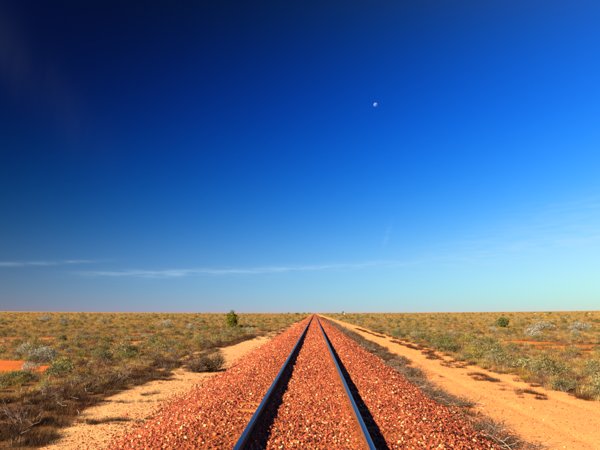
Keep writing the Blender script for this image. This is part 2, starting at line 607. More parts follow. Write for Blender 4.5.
M['rail'] = rail_material()
M['steel'] = steel_material()
PROFILE = [(-0.073, 0.0), (0.073, 0.0), (0.073, 0.011), (0.022, 0.026), (0.0085, 0.05), (0.0085, 0.115), (0.018, 0.128), (0.0345, 0.133),
           (0.0355, 0.158), (0.031, 0.166), (0.022, 0.1695), (-0.022, 0.1695), (-0.031, 0.166), (-0.0355, 0.158), (-0.0345, 0.133), (-0.018, 0.128),
           (-0.0085, 0.115), (-0.0085, 0.05), (-0.022, 0.026), (-0.073, 0.011)]


def rail_mesh():
    yy = np.concatenate([[-40, -10], np.arange(0, 60, 5.0), geo(60, 5000, 6, 1.12)])
    P = np.array(PROFILE)
    n, m = len(P), len(yy)
    V = np.concatenate([np.stack([P[:, 0], np.full(n, y), P[:, 1]], 1) for y in yy])
    F, mi = [], []
    for j in range(m - 1):
        for i in range(n):
            i2 = (i + 1) % n
            F.append((j * n + i, j * n + i2, (j + 1) * n + i2, (j + 1) * n + i))
            mi.append(1 if i in (9, 10, 11) else 0)
    F = np.array(F)[:, ::-1]
    return mesh_np('rail', V, F, [M['rail'], M['steel']], matidx=mi)


track = bpy.data.objects.new('railway_track', None)
col.objects.link(track)
tag(track, 'single straight railway track of two steel rails running to the horizon', 'railway track')
rm = rail_mesh()
RAIL_Z = 0.4935
for s in (-1, 1):
    link('rail', rm, track, (s * 0.7525, 0, RAIL_Z))


def sleeper_mesh():
    L_, w, h = 1.27, 0.118, 0.21
    xs_ = np.array([-L_, -L_ + 0.03, -0.9, -0.6, -0.2, 0.2, 0.6, 0.9, L_ - 0.03, L_])
    ring = [(-w, -h), (w, -h), (w - 0.008, -0.02), (w - 0.026, 0), (-w + 0.026, 0), (-w + 0.008, -0.02)]
    V, F = [], []
    for j, x in enumerate(xs_):
        e = 0.985 if j in (0, len(xs_) - 1) else 1
        dz = -0.006 if j in (0, len(xs_) - 1) else (-0.012 if abs(x) < 0.3 else 0)
        for (y, z) in ring:
            V.append((x, y * e, z + (dz if z > -0.1 else 0)))
    n = len(ring)
    for j in range(len(xs_) - 1):
        for i in range(n):
            i2 = (i + 1) % n
            F.append((j * n + i, (j + 1) * n + i, (j + 1) * n + i2, j * n + i2))
    q = np.array(F)
    caps = np.array([tuple(range(n)), tuple(range((len(xs_) - 1) * n + n - 1, (len(xs_) - 1) * n - 1, -1))])
    return mesh_np('sleeper', np.array(V), [q, caps], [M['sleeper']])


k = NT('dusty_sleeper')
p = k.pos()
c = k.ramp(k.noise(p, 18, 5, 0.7), [(0.3, (0.26, 0.075, 0.02)), (0.55, (0.40, 0.12, 0.03)), (0.8, (0.48, 0.18, 0.05))])
k.bump(k.noise(p, 60, 4), 0.5, 0.01)
M['sleeper'] = k.base(c, 0.95, 0.1)
k = NT('rusty_clip')
M['clip'] = k.base(k.ramp(k.noise(k.pos(), 40, 3), [(0.3, (0.12, 0.045, 0.025)), (0.7, (0.30, 0.12, 0.05))]), 0.8, 0.3)


def clip_mesh():
    V, F = [], []
    pts = [(0.055, 0.012), (0.066, 0.028), (0.088, 0.03), (0.108, 0.018), (0.112, 0.0), (0.125, 0.0)]
    for (x, z) in pts:
        for (dy, dz) in ((-0.025, 0), (0.025, 0), (0.025, 0.012), (-0.025, 0.012)):
            V.append((x, dy, z + dz))
    for j in range(len(pts) - 1):
        for i in range(4):
            F.append((j * 4 + i, (j + 1) * 4 + i, (j + 1) * 4 + (i + 1) % 4, j * 4 + (i + 1) % 4))
    F += [(3, 2, 1, 0), (20, 21, 22, 23)]
    return mesh_np('rail_clip', np.array(V), np.array(F), [M['clip']])


slm, clm = sleeper_mesh(), clip_mesh()
for i in range(72):
    y = SLEEPER_Y0 + i * SLEEPER_STEP
    s = link('sleeper', slm, track, (rng.normal(0, 0.012), y + rng.normal(0, 0.01), 0.4905 - abs(rng.normal(0, 0.002))), rng.normal(0, 0.006))
    if 5 < y < 17:
        for rx in (-0.7525, 0.7525):
            for d in (0, math.pi):
                link('rail_clip', clm, s, (rx, 0, 0.002), d)

# ------------------------------------------------------------------ plants: prototype meshes
def leaf_material(name, stops, transl=0.25, var=0.26, hue=0.018):
    k = NT(name)
    rnd = k.new('ShaderNodeObjectInfo').outputs['Random']
    c = k.ramp(k.attr('tone'), stops)
    hs = k.new('ShaderNodeHueSaturation')
    k.set(hs.inputs['Color'], c)
    k.set(hs.inputs['Value'], k.rng(rnd, 0, 1, 1 - var, 1 + var * 0.8))
    r2 = k.math('FRACT', k.math('MULTIPLY', rnd, 17.31))
    k.set(hs.inputs['Hue'], k.rng(r2, 0, 1, 0.5 - hue, 0.5 + hue))
    k.set(hs.inputs['Saturation'], k.rng(k.math('FRACT', k.math('MULTIPLY', rnd, 7.7)), 0, 1, 0.85, 1.12))
    c = hs.outputs[0]
    k.base(c, 0.75, 0.2)
    if transl:
        t = k.new('ShaderNodeBsdfTranslucent')
        k.set(t.inputs[0], c)
        mx = k.new('ShaderNodeMixShader')
        mx.inputs[0].default_value = transl
        k.l.new(k.bsdf.outputs[0], mx.inputs[1])
        k.l.new(t.outputs[0], mx.inputs[2])
        k.l.new(mx.outputs[0], k.out.inputs[0])
    return k.mat


M['olive'] = leaf_material('leaf_olive', [(0, (0.075, 0.056, 0.012)), (0.5, (0.20, 0.15, 0.036)), (1, (0.35, 0.27, 0.085))])
M['green'] = leaf_material('leaf_green', [(0, (0.04, 0.045, 0.008)), (0.5, (0.115, 0.112, 0.025)), (1, (0.21, 0.19, 0.055))])
M['silver'] = leaf_material('leaf_silver', [(0, (0.13, 0.115, 0.065)), (0.5, (0.27, 0.24, 0.155)), (1, (0.46, 0.42, 0.30))], var=0.2)
M['russet'] = leaf_material('leaf_russet', [(0, (0.07, 0.022, 0.008)), (0.5, (0.17, 0.06, 0.018)), (1, (0.28, 0.12, 0.035))])
M['tree'] = leaf_material('leaf_tree', [(0, (0.05, 0.055, 0.006)), (0.5, (0.14, 0.145, 0.018)), (1, (0.26, 0.25, 0.04))], var=0.1)
M['straw'] = leaf_material('grass_straw', [(0, (0.15, 0.08, 0.016)), (0.5, (0.32, 0.185, 0.042)), (1, (0.46, 0.31, 0.095))], 0.3, 0.3, 0.02)
M['brown'] = leaf_material('grass_brown', [(0, (0.016, 0.006, 0.002)), (0.5, (0.055, 0.021, 0.006)), (1, (0.16, 0.068, 0.018))], 0.2, 0.3, 0.02)
M['twig'] = leaf_material('dead_twig', [(0, (0.045, 0.026, 0.014)), (0.5, (0.125, 0.075, 0.042)), (0.8, (0.27, 0.18, 0.10)), (1, (0.60, 0.46, 0.27))], 0, 0.25, 0.02)
M['bark'] = leaf_material('bark', [(0, (0.08, 0.05, 0.03)), (0.5, (0.15, 0.10, 0.065)), (1, (0.24, 0.17, 0.11))], 0, 0.2, 0.01)


def unit(v):
    return v / np.maximum(np.linalg.norm(v, axis=-1, keepdims=True), 1e-9)


def leaves(P, D, length, width, tone):
    """diamond leaves at P pointing along D"""
    n = len(P)
    D = unit(D)
    S = unit(np.cross(D, unit(rng.normal(0, 1, (n, 3)))))
    L_ = (length * rng.uniform(0.6, 1.35, n))[:, None]
    W = (width * rng.uniform(0.6, 1.3, n))[:, None]
    up = np.cross(S, D) * L_ * 0.12
    V = np.stack([P, P + D * L_ * 0.5 + S * W + up, P + D * L_, P + D * L_ * 0.5 - S * W + up], 1)
    i = np.arange(n) * 4
    F = np.stack([i, i + 1, i + 2, i + 3], 1)
    return V.reshape(-1, 3), F, np.repeat(tone, 4)


def sticks(segs, tones):
    """three-sided tapered sticks: segs = (p0, p1, r0, r1)"""
    V, F, T = [], [], []
    for (a, b, r0, r1), t in zip(segs, tones):
        a, b = np.asarray(a, float), np.asarray(b, float)
        d = unit(b - a)
        u = unit(np.cross(d, np.array([0.3, 0.5, 0.81])))
        w = np.cross(d, u)
        k0 = len(V)
        for q, r in ((a, r0), (b, r1)):
            for j in range(3):
                an = j * 2.0944
                V.append(q + (u * math.cos(an) + w * math.sin(an)) * r)
                T.append(t)
        for j in range(3):
            j2 = (j + 1) % 3
            F.append((k0 + j, k0 + j2, k0 + 3 + j2, k0 + 3 + j))
    return np.array(V), np.array(F), np.array(T)


def shrub_geo(nleaf, nclump, height, length, width, spread=0.5, jitter=0.6, open_=0.0):
    """dome of leaf clumps on short stems; unit radius about 0.5"""
    an = rng.uniform(0, 2 * math.pi, nclump)
    ph = np.arccos(rng.uniform(0.02, 1, nclump))
    rr = spread * rng.uniform(0.45, 1.0, nclump)
    C = np.stack([np.cos(an) * np.sin(ph) * rr, np.sin(an) * np.sin(ph) * rr, height * (0.22 + 0.62 * np.cos(ph) * rng.uniform(0.6, 1.1, nclump))], 1)
    cr = rng.uniform(0.09, 0.19, nclump) * (1 - 0.3 * open_)
    idx = rng.integers(0, nclump, nleaf)
    dirs = unit(rng.normal(0, 1, (nleaf, 3)) + np.array([0, 0, 0.35]))
    P = C[idx] + dirs * (cr[idx] * rng.uniform(0.35, 1.0, nleaf) ** 0.6)[:, None] * np.array([1, 1, 0.85])
    P[:, 2] = np.abs(P[:, 2]) + 0.004
    D = dirs * (1 - jitter) + rng.normal(0, 1, (nleaf, 3)) * jitter * 0.7 + np.array([0, 0, 0.45])
    tone = np.clip(rng.normal(0.5, 0.2, nleaf) + rng.normal(0, 0.16, nclump)[idx], 0, 1)
    lv = leaves(P, D, length, width, tone)
    segs = []
    for c_ in C:
        b0 = np.array([rng.normal(0, 0.03), rng.normal(0, 0.03), -0.02])
        mid = (b0 + c_) * 0.5 + rng.normal(0, 0.03, 3)
        segs += [(b0, mid, 0.012, 0.008), (mid, c_, 0.008, 0.003)]
        for _ in range(2):
            e = c_ + unit(rng.normal(0, 1, 3) + np.array([0, 0, 0.5])) * 0.14
            segs.append((c_, e, 0.004, 0.0015))
    st = sticks(segs, rng.uniform(0.1, 0.9, len(segs)))
    return lv, st


def grass_geo(n, radius, height, lean, w):
    an = rng.uniform(0, 2 * math.pi, n)
    rr = radius * np.sqrt(rng.random(n)) * 0.6
    B = np.stack([np.cos(an) * rr, np.sin(an) * rr, np.full(n, -0.01)], 1)
    a2 = an + rng.normal(0, 0.9, n)
    h = height * rng.uniform(0.4, 1.0, n)
    ln = lean * rng.uniform(0.15, 1.0, n) * height
    O = np.stack([np.cos(a2), np.sin(a2), np.zeros(n)], 1)
    Mi = B + O * (ln * 0.35)[:, None] + np.stack([0 * h, 0 * h, h * 0.6], 1)
    T = B + O * ln[:, None] + np.stack([0 * h, 0 * h, h * rng.uniform(0.7, 1.05, n)], 1)
    S = np.stack([-np.sin(a2), np.cos(a2), np.zeros(n)], 1)
    ww = (w * rng.uniform(0.6, 1.4, n))[:, None]
    V = np.stack([B - S * ww, B + S * ww, Mi + S * ww * 0.8, Mi - S * ww * 0.8, T], 1).reshape(-1, 3)
    i = np.arange(n) * 5
    F4 = np.stack([i, i + 1, i + 2, i + 3], 1)
    F3 = np.stack([i + 3, i + 2, i + 4], 1)
    return V, [F4, F3], np.repeat(np.clip(rng.normal(0.5, 0.22, n), 0, 1), 5)


def deadbush_geo(nmain, height, spread, levels=3, r0=0.011):
    segs, tones = [], []

    def grow(p, d, ln, r, lev):
        q = p + d * ln
        q[2] = max(q[2], 0.01)
        segs.append((p, q, r, r * 0.65))
        tones.append(np.clip(rng.normal(0.42, 0.22), 0, 1))
        if lev <= 0:
            return
        for _ in range(rng.integers(2, 4)):
            nd = unit(d + rng.normal(0, 0.55, 3))
            grow(q.copy(), nd, ln * rng.uniform(0.55, 0.85), r * 0.62, lev - 1)

    for _ in range(nmain):
        a = rng.uniform(0, 2 * math.pi)
        t = rng.uniform(0.25, 1.0)
        d = unit(np.array([math.cos(a) * spread * t, math.sin(a) * spread * t, height * rng.uniform(0.3, 1.0)]))
        grow(np.array([rng.normal(0, 0.04), rng.normal(0, 0.04), -0.01]), d, rng.uniform(0.16, 0.26), r0, levels)
    return sticks(segs, tones)


def combine(lv, st, mat_leaf, mat_stem, name):
    V = np.concatenate([lv[0], st[0]])
    F = np.concatenate([lv[1], st[1] + len(lv[0])])
    mi = np.concatenate([np.zeros(len(lv[1])), np.ones(len(st[1]))])
    return mesh_np(name, V, F, [mat_leaf, mat_stem], {'tone': np.concatenate([lv[2], st[2]])}, mi)


SHRUB = {}      # kind -> list of (foliage mesh, stem mesh, whole mesh)
for kind, nv, args in (('olive', 5, dict(nleaf=1100, nclump=26, height=0.62, length=0.062, width=0.012)),
                       ('green', 4, dict(nleaf=1300, nclump=24, height=0.6, length=0.055, width=0.012)),
                       ('silver', 4, dict(nleaf=1200, nclump=24, height=0.66, length=0.05, width=0.012)),
                       ('russet', 3, dict(nleaf=600, nclump=20, height=0.5, length=0.055, width=0.008, open_=0.5))):
    SHRUB[kind] = []
    for i in range(nv):
        lv, st = shrub_geo(**args)
        SHRUB[kind].append((mesh_np(kind + '_foliage', lv[0], lv[1], [M[kind]], {'tone': lv[2]}),
                            mesh_np(kind + '_stem', st[0], st[1], [M['bark']], {'tone': st[2]}),
                            combine(lv, st, M[kind], M['bark'], kind + '_shrub')))


def dome_geo(nleaf):
    d = unit(rng.normal(0, 1, (nleaf, 3)))
    d[:, 2] = np.abs(d[:, 2])
    lump = 1 + 0.10 * np.sin(d[:, 0] * 9 + 1) * np.sin(d[:, 1] * 8) + 0.06 * np.sin(d[:, 2] * 14 + d[:, 0] * 6)
    rr = (rng.uniform(0.5, 1, nleaf) ** 0.35) * lump
    P = d * rr[:, None] * np.array([0.5, 0.5, 0.56])
    P[:, 2] += 0.03
    return leaves(P, d + rng.normal(0, 0.4, (nleaf, 3)), 0.05, 0.012, np.clip(rng.normal(0.6, 0.2, nleaf), 0, 1))


SHRUB['dome'] = []
for i in range(2):
    lv = dome_geo(2600)
    _, st = shrub_geo(nleaf=10, nclump=22, height=0.5, length=0.05, width=0.01, spread=0.36)
    SHRUB['dome'].append((mesh_np('dome_foliage', lv[0], lv[1], [M['silver']], {'tone': lv[2]}), mesh_np('dome_stem', st[0], st[1], [M['bark']], {'tone': st[2]}),
                          combine(lv, st, M['silver'], M['bark'], 'dome_shrub')))
GRASS = {'straw': [], 'brown': []}
for i in range(5):
    V, F, T = grass_geo(110, 0.5, 0.42, 0.8, 0.0055)
    GRASS['straw'].append(mesh_np('straw_tuft', V, F, [M['straw']], {'tone': T}))
for i in range(4):
    V, F, T = grass_geo(120, 0.55, 0.34, 1.2, 0.005)
    GRASS['brown'].append(mesh_np('brown_tuft', V, F, [M['brown']], {'tone': T}))
DEAD = []
for i in range(6):
    V, F, T = deadbush_geo(rng.integers(9, 13), 0.6, 0.7)
    DEAD.append(mesh_np('dead_bush', V, F, [M['twig']], {'tone': T}))

V, F, T = deadbush_geo(75, 0.62, 0.75, 3, 0.010)
DEAD_DENSE = mesh_np('dense_dead_bush', V, F, [M['twig']], {'tone': T * 0.62})


# ------------------------------------------------------------------ scatter with geometry nodes (uncountable ground cover)
def scatter(name, meshes, P, rotz, scl, label, cat, tilt=0.12):
    src = bpy.data.collections.new(name + '_source')
    for i, me in enumerate(meshes):
        src.objects.link(bpy.data.objects.new('%s_source_%02d' % (name, i), me))
    n = len(P)
    pm = bpy.data.meshes.new(name)
    pm.vertices.add(n)
    pm.vertices.foreach_set('co', np.asarray(P, np.float32).ravel())
    a = pm.attributes.new('rot', 'FLOAT_VECTOR', 'POINT')
    a.data.foreach_set('vector', np.stack([rng.normal(0, tilt, n), rng.normal(0, tilt, n), rotz], 1).astype(np.float32).ravel())
    a = pm.attributes.new('scl', 'FLOAT_VECTOR', 'POINT')
    a.data.foreach_set('vector', np.asarray(scl, np.float32).ravel())
    a = pm.attributes.new('pick', 'INT', 'POINT')
    a.data.foreach_set('value', rng.integers(0, len(meshes), n).astype(np.int32))
    o = link(name, pm)
    g = bpy.data.node_groups.new(name + '_scatter', 'GeometryNodeTree')
    g.interface.new_socket('Geometry', in_out='INPUT', socket_type='NodeSocketGeometry')
    g.interface.new_socket('Geometry', in_out='OUTPUT', socket_type='NodeSocketGeometry')
    gi, go = g.nodes.new('NodeGroupInput'), g.nodes.new('NodeGroupOutput')
    ci = g.nodes.new('GeometryNodeCollectionInfo')
    ci.inputs['Collection'].default_value = src
    ci.inputs['Separate Children'].default_value = True
    ci.inputs['Reset Children'].default_value = True
    iop = g.nodes.new('GeometryNodeInstanceOnPoints')
    iop.inputs['Pick Instance'].default_value = True

    def named(nm, typ):
        q = g.nodes.new('GeometryNodeInputNamedAttribute')
        q.data_type = typ
        q.inputs[0].default_value = nm
        return q.outputs[0]

    g.links.new(gi.outputs[0], iop.inputs['Points'])
    g.links.new(ci.outputs[0], iop.inputs['Instance'])
    g.links.new(named('pick', 'INT'), iop.inputs['Instance Index'])
    g.links.new(named('rot', 'FLOAT_VECTOR'), iop.inputs['Rotation'])
    g.links.new(named('scl', 'FLOAT_VECTOR'), iop.inputs['Scale'])
    g.links.new(iop.outputs[0], go.inputs[0])
    md = o.modifiers.new('scatter', 'NODES')
    md.node_group = g
    return tag(o, label, cat, kind='stuff')


def wedge(r0, r1, dens, power=0.0):
    """points in the fan the camera could look at"""
    half = 0.72
    n = int(half * (r1 * r1 - r0 * r0) * dens)
    if power:       # density falling with distance
        u = rng.random(n)
        r = (r0 ** (2 - power) + u * (r1 ** (2 - power) - r0 ** (2 - power))) ** (1 / (2 - power))
    else:
        r = np.sqrt(rng.uniform(r0 * r0, r1 * r1, n))
    a = rng.uniform(-half, half, n)
    return np.sin(a) * r, np.cos(a) * r


def in_scrub(x, y):
    el, er = edge_left(y), edge_right(y)
    return (x < -el) | (x > er)


def place(x, y, dz=0.0):
    return np.stack([x, y, zg(x, y) + dz], 1)


def iso(s, sq=0.15):
    return np.stack([s, s * rng.uniform(1 - sq, 1 + sq, len(s)), s * rng.uniform(0.8, 1.2, len(s))], 1)


# --- straw-coloured grass over the whole plain
gx, gy, gs = [], [], []
for r0, r1, d, s in ((8, 32, 7.5, 0.5), (32, 75, 4.2, 0.6), (75, 180, 1.0, 0.95), (180, 480, 0.14, 1.8), (480, 1500, 0.013, 3.6)):
    x, y = wedge(r0, r1, d)
    keep = in_scrub(x, y)
    dens = 0.62 + 0.45 * vn(x, y, 4.5, 51) + 0.3 * vn(x, y, 1.4, 52)
    belt = (x < 0) & (-x < edge_left(y) + np.interp(y, [8, 15, 25, 40], [3.5, 2.2, 1.8, 1.6])) & (y < 60)
    keep &= rng.random(len(x)) < np.where(belt, dens * 0.07, dens)
    keep &= rng.random(len(x)) > red_mask(x, y) * 1.2
    x, y = x[keep], y[keep]
    gx.append(x)
    gy.append(y)
    gs.append(s * rng.uniform(0.6, 1.25, len(x)))
gx, gy, gs = map(np.concatenate, (gx, gy, gs))
scatter('dry_grass', GRASS['straw'], place(gx, gy), rng.uniform(0, 6.28, len(gx)), iso(gs), 'dry straw coloured grass covering the open plain', 'grass')

# --- dark brown dead grass: belt left of the sand, strip in the road, brush band right of the ballast
bx, by, bs = [], [], []


def add_brown(x, y, s):
    bx.append(x)
    by.append(y)
    bs.append(s)


x, y = wedge(7.5, 45, 20)
t = -x - edge_left(y)
wid = np.interp(y, [8, 12, 18, 25, 45], [3.4, 2.9, 1.6, 1.3, 1.0])
pb = (t > -0.05) & (t < wid) & (sand_mask(x, y) < 0.5)
keep = pb & (rng.random(len(x)) < 0.62 + 0.5 * vn(x, y, 1.5, 53))
add_brown(x[keep], y[keep], rng.uniform(0.3, 0.68, keep.sum()))
x, y = wedge(40, 260, 0.9)
keep = ((x < -3.3) & (-x < edge_left(y) + 1.4) & (vn(x, y, 3.0, 54) > -0.25)) | ((x > 3.1) & (x < brush_edge(y)))
add_brown(x[keep], y[keep], rng.uniform(0.45, 0.85, keep.sum()))
x, y = wedge(8, 70, 13)
sc_ = strip_centre(y)
on = np.abs(x - sc_) < 0.3 + 0.15 * vn(x, y, 1, 55)
patchy = np.where(y < 26, vn(x, y, 1.9, 56) > -0.05, vn(x, y, 2.5, 56) > -0.55)
keep = on & patchy & (y > 12.5)
add_brown(x[keep], y[keep], rng.uniform(0.2, 0.5, keep.sum()))
x, y = wedge(8, 60, 16)
keep = (x > 3.0) & (x < brush_edge(y) + 0.1) & (rng.random(len(x)) < np.interp(y, [8, 16, 22, 60], [0.10, 0.25, 0.75, 0.8]))
add_brown(x[keep], y[keep], rng.uniform(0.3, 0.7, keep.sum()))
x, y = wedge(14, 120, 0.5)
keep = in_scrub(x, y) & (vn(x, y, 5, 57) > 0.15) & (red_mask(x, y) < 0.3)
add_brown(x[keep], y[keep], rng.uniform(0.5, 0.9, keep.sum()))
# small dead tufts on the sand itself
x, y = wedge(8, 45, 0.35)
keep = (sand_mask(x, y) > 0.6) & (np.abs(x) > 3.2) & (vn(x, y, 2.0, 58) > 0.1)
add_brown(x[keep], y[keep], rng.uniform(0.12, 0.3, keep.sum()))
# a few denser dead patches lying on the left sand
for (cx, cy, rx, ry, n) in ((-3.95, 10.1, 0.7, 0.22, 26), (-4.5, 12.3, 0.6, 0.12, 10), (-4.1, 13.2, 0.35, 0.15, 4), (-4.8, 16.2, 0.6, 0.3, 24), (-5.0, 17.4, 0.5, 0.35, 24),
                            (-4.0, 18.5, 0.6, 0.22, 22), (-4.8, 19.6, 0.5, 0.2, 10), (-5.0, 22.5, 0.45, 0.3, 14), (-4.5, 8.8, 0.3, 0.3, 14)):
    add_brown(rng.normal(cx, rx * 0.6, n), rng.normal(cy, ry * 0.6, n), rng.uniform(0.14, 0.4, n))
# red-brown tufts along the rims of the bushes on the road's far edge
x, y = wedge(10, 60, 9)
t = x - edge_right(y)
keep = (t > -0.25) & (t < 0.3) & (vn(x, y, 1.2, 59) > -0.3)
add_brown(x[keep], y[keep], rng.uniform(0.25, 0.5, keep.sum()))
bx, by, bs = map(np.concatenate, (bx, by, bs))
scatter('dead_grass', GRASS['brown'], place(bx, by), rng.uniform(0, 6.28, len(bx)), iso(bs), 'dead brown grass beside the sandy strips and the ballast', 'grass')

# --- shrubs: the largest in view are things of their own, the rest one mass
KINDS = ('olive', 'green', 'silver', 'russet')
hand = [  # kind, x, y, scale, label
    ('dome', -11.85, 21.9, 1.0, 'rounded pale silvery bush at the left edge, beside the bare red patch'),
    ('dome', -15.2, 26.3, 0.95, 'silvery bush behind and left of the rounded one by the red patch'),
    ('green', -8.6, 17.2, 1.0, 'bright green low shrub in front of the rounded silver bush'),
    ('green', -9.3, 15.9, 0.7, 'small green shrub in front of the bare red patch at far left'),
    ('green', -9.35, 22.2, 1.15, 'dark green leafy shrub right of the rounded silver bush'),
    ('green', -8.4, 22.6, 0.95, 'leafy green shrub nearest the sandy strip, right of the dark green one'),
    ('olive', -9.3, 24.4, 1.1, 'olive shrub just behind the pair of green ones on the left'),
    ('olive', -9.3, 18.6, 0.9, 'olive tuft between the red patch and the bright green shrub'),
    ('olive', -8.5, 27.6, 1.25, 'broad olive green shrub left of the sandy strip, middle distance'),
    ('green', -9.4, 29.5, 1.1, 'green shrub behind the broad olive one left of the sand'),
    ('silver', -64.5, 117.3, 3.0, 'large pale grey bush far out on the left plain'),
    ('silver', -48.8, 96.2, 2.4, 'pale grey bush far left, nearer than the largest one'),
    ('silver', -42.5, 100, 2.3, 'pale grey bush far left, right hand one of its row'),
    ('silver', -23.5, 78, 2.3, 'pale grey bush left of the lone upright tree'),
    ('silver', -15.5, 62.9, 1.5, 'pale bush just left of and nearer than the upright tree'),
    ('silver', 30.2, 57.6, 2.2, 'large silvery bush at the right edge of the plain'),
    ('silver', 27.5, 60.5, 2.0, 'silvery bush left of the largest one on the right plain'),
    ('silver', 24.0, 55.0, 1.6, 'smaller silvery bush on the right plain below the green bush'),
    ('silver', 19.5, 45.0, 1.5, 'pale bush behind the bare red patches on the right'),
    ('green', 7.35, 27.8, 1.15, 'dark green shrub where the sandy road narrows on the right'),
    ('green', 7.8, 31.5, 1.2, 'green shrub beyond the dark one at the narrowing of the road'),
    ('olive', 7.7, 13.6, 1.05, 'olive bush at the right edge, nearest along the sandy road'),
    ('green', 6.9, 14.1, 0.7, 'low dark green shrub reaching out onto the orange road'),
    ('olive', 7.9, 18.6, 1.05, 'olive bush on the road edge, second from the right edge'),
    ('olive', 8.1, 22.4, 1.1, 'yellowish olive bush on the road edge above the dead tufts'),
    ('russet', -7.2, 15.4, 1.0, 'russet dry shrub in the brown grass belt on the left'),
    ('russet', -8.3, 19.0, 0.8, 'rust coloured dry shrub behind the bright green one'),
]
sx, sy, ss, sk = [], [], [], []
for r0, r1, d, s in ((8.5, 32, 0.85, 0.7), (32, 75, 0.42, 0.8), (75, 180, 0.10, 1.1), (180, 480, 0.012, 1.7), (480, 1400, 0.0009, 3.0)):
    x, y = wedge(r0, r1, d)
    t_l, t_r = -x - edge_left(y), x - edge_right(y)
    gap = np.interp(y, [8, 15, 22, 30, 60], [3.2, 2.3, 1.5, 1.1, 1.0])
    keep = (t_l > gap) | (t_r > 0.35)
    dens = 0.55 + 0.6 * vn(x, y, 5.5, 61) + 0.25 * vn(x, y, 14, 62)
    dens = np.where((x < 0) & (y < 42), dens * 1.35 + 0.1, dens)
    dens = np.where((t_r > 0.3) & (t_r < 2.6) & (y < 60), 1.0, dens)   # dense row along the road
    keep &= rng.random(len(x)) < dens
    keep &= red_mask(x, y) < 0.35
    x, y = x[keep], y[keep]
    u = rng.random(len(x))
    pat = vn(x, y, 9, 63)
    kd = np.where(u < 0.68 + 0.1 * pat, 0, np.where(u < 0.83 + 0.1 * pat, 1, np.where(u < 0.90 + 0.04 * pat, 2, 3)))
    sx.append(x)
    sy.append(y)
    ss.append(s * rng.uniform(0.5, 1.25, len(x)) ** 1.2 * np.where((x > 0) & (x < 9.5) & (y < 60), 1.22, 1.0))
    sk.append(kd)
sx, sy, ss, sk = map(np.concatenate, (sx, sy, ss, sk))
for (kd, hx, hy, hs, lb) in hand:                              # keep room round the hand-placed ones
    ok = np.hypot(sx - hx, sy - hy) > 0.5 * hs
    sx, sy, ss, sk = sx[ok], sy[ok], ss[ok], sk[ok]
dist = np.hypot(sx, sy)
brg = np.degrees(np.arctan2(sx, sy))
seen = (brg > -33.2) & (brg < 29.8)
rank = np.argsort(-np.where(seen, ss / dist, 0))
N_IND = 300 - len(hand)
single = np.zeros(len(sx), bool)
single[rank[:N_IND]] = True

NAMES = {'dome': 'silver_bush', 'olive': 'saltbush', 'green': 'green_shrub', 'silver': 'silver_bush', 'russet': 'russet_shrub'}
LOOK = {'olive': 'olive saltbush', 'green': 'green leafy shrub', 'silver': 'pale grey bush', 'russet': 'russet dry shrub'}


def region(x, y):
    if x < 0:
        if y < 20:
            return 'in the nearest left scrub'
        if y < 26:
            return 'on the left level with the dead bush'
        if y < 36:
            return 'on the left beyond the dead bush'
        return 'left and well before the upright tree' if y < 50 else 'far left, level with the upright tree'
    if x < 10 and y < 22:
        return 'on the near right road edge'
    if x < 10:
        return 'on the far right road edge'
    if y < 30:
        return 'before the right red patches'
    return 'on the right plain behind the red patches' if y < 48 else 'far right, level with the round bush'


ORD = ('leftmost', 'second from left', 'third from left', 'fourth from left', 'fifth from left', 'sixth from left', 'seventh from left', 'eighth from left',
       'ninth from left', 'tenth from left', 'eleventh from left', 'twelfth from left')


def add_shrub(kd, x, y, s, label, group, with_parts):
    v = SHRUB[kd][rng.integers(0, len(SHRUB[kd]))]
    loc = (x, y, float(zg(np.array([x]), np.array([y]))[0]) - 0.01)
    sc3 = (s * rng.uniform(0.9, 1.2), s * rng.uniform(0.9, 1.2), s * rng.uniform(0.78, 1.08))
    rz = rng.uniform(0, 6.28)
    if with_parts:
        e = link(NAMES[kd], None, None, loc, rz, sc3)
        link('foliage', v[0], e)
        link('stem', v[1], e)
    else:
        e = link(NAMES[kd], v[2], None, loc, rz, sc3)
    return tag(e, label, 'shrub', group)


for (kd, x, y, s, lb) in hand:
    add_shrub(kd, x, y, s, lb, None, y < 32)
classes = {}
for i in np.nonzero(single)[0]:
    kd = KINDS[sk[i]]
    size = 'small' if ss[i] < 0.55 else ('knee high' if ss[i] < 0.8 else 'large')
    classes.setdefault((size, kd, region(sx[i], sy[i])), []).append(i)
for (size, kd, reg), idx in classes.items():
    idx.sort(key=lambda i: brg[i])
    lb = '%s %s %s' % (size, LOOK[kd], reg)
    for q, i in enumerate(idx):
        if len(idx) == 1:
            one = 'only ' + lb
        elif len(idx) - q <= 12 and q >= 12:
            one = '%s, %s' % (lb, ORD[len(idx) - 1 - q].replace('left', 'right'))
        elif q < 12 and len(idx) <= 24:
            one = '%s, %s' % (lb, ORD[q])
        else:
            one = lb
        add_shrub(kd, float(sx[i]), float(sy[i]), float(ss[i]), one, lb, ss[i] / dist[i] > 0.03)
for kd, nm, lb in (('olive', 'saltbush_scrub', 'mass of smaller olive saltbush spread over the far plain'),
                   ('green', 'green_scrub', 'mass of smaller green shrubs spread over the far plain'),
                   ('silver', 'silver_scrub', 'mass of smaller pale grey bushes spread over the far plain'),
                   ('russet', 'russet_scrub', 'mass of smaller russet shrubs spread over the far plain')):
    q = ~single & (sk == KINDS.index(kd))
    scatter(nm, [v[2] for v in SHRUB[kd]], place(sx[q], sy[q], -0.01), rng.uniform(0, 6.28, q.sum()), iso(ss[q]), lb, 'shrubs', 0.06)

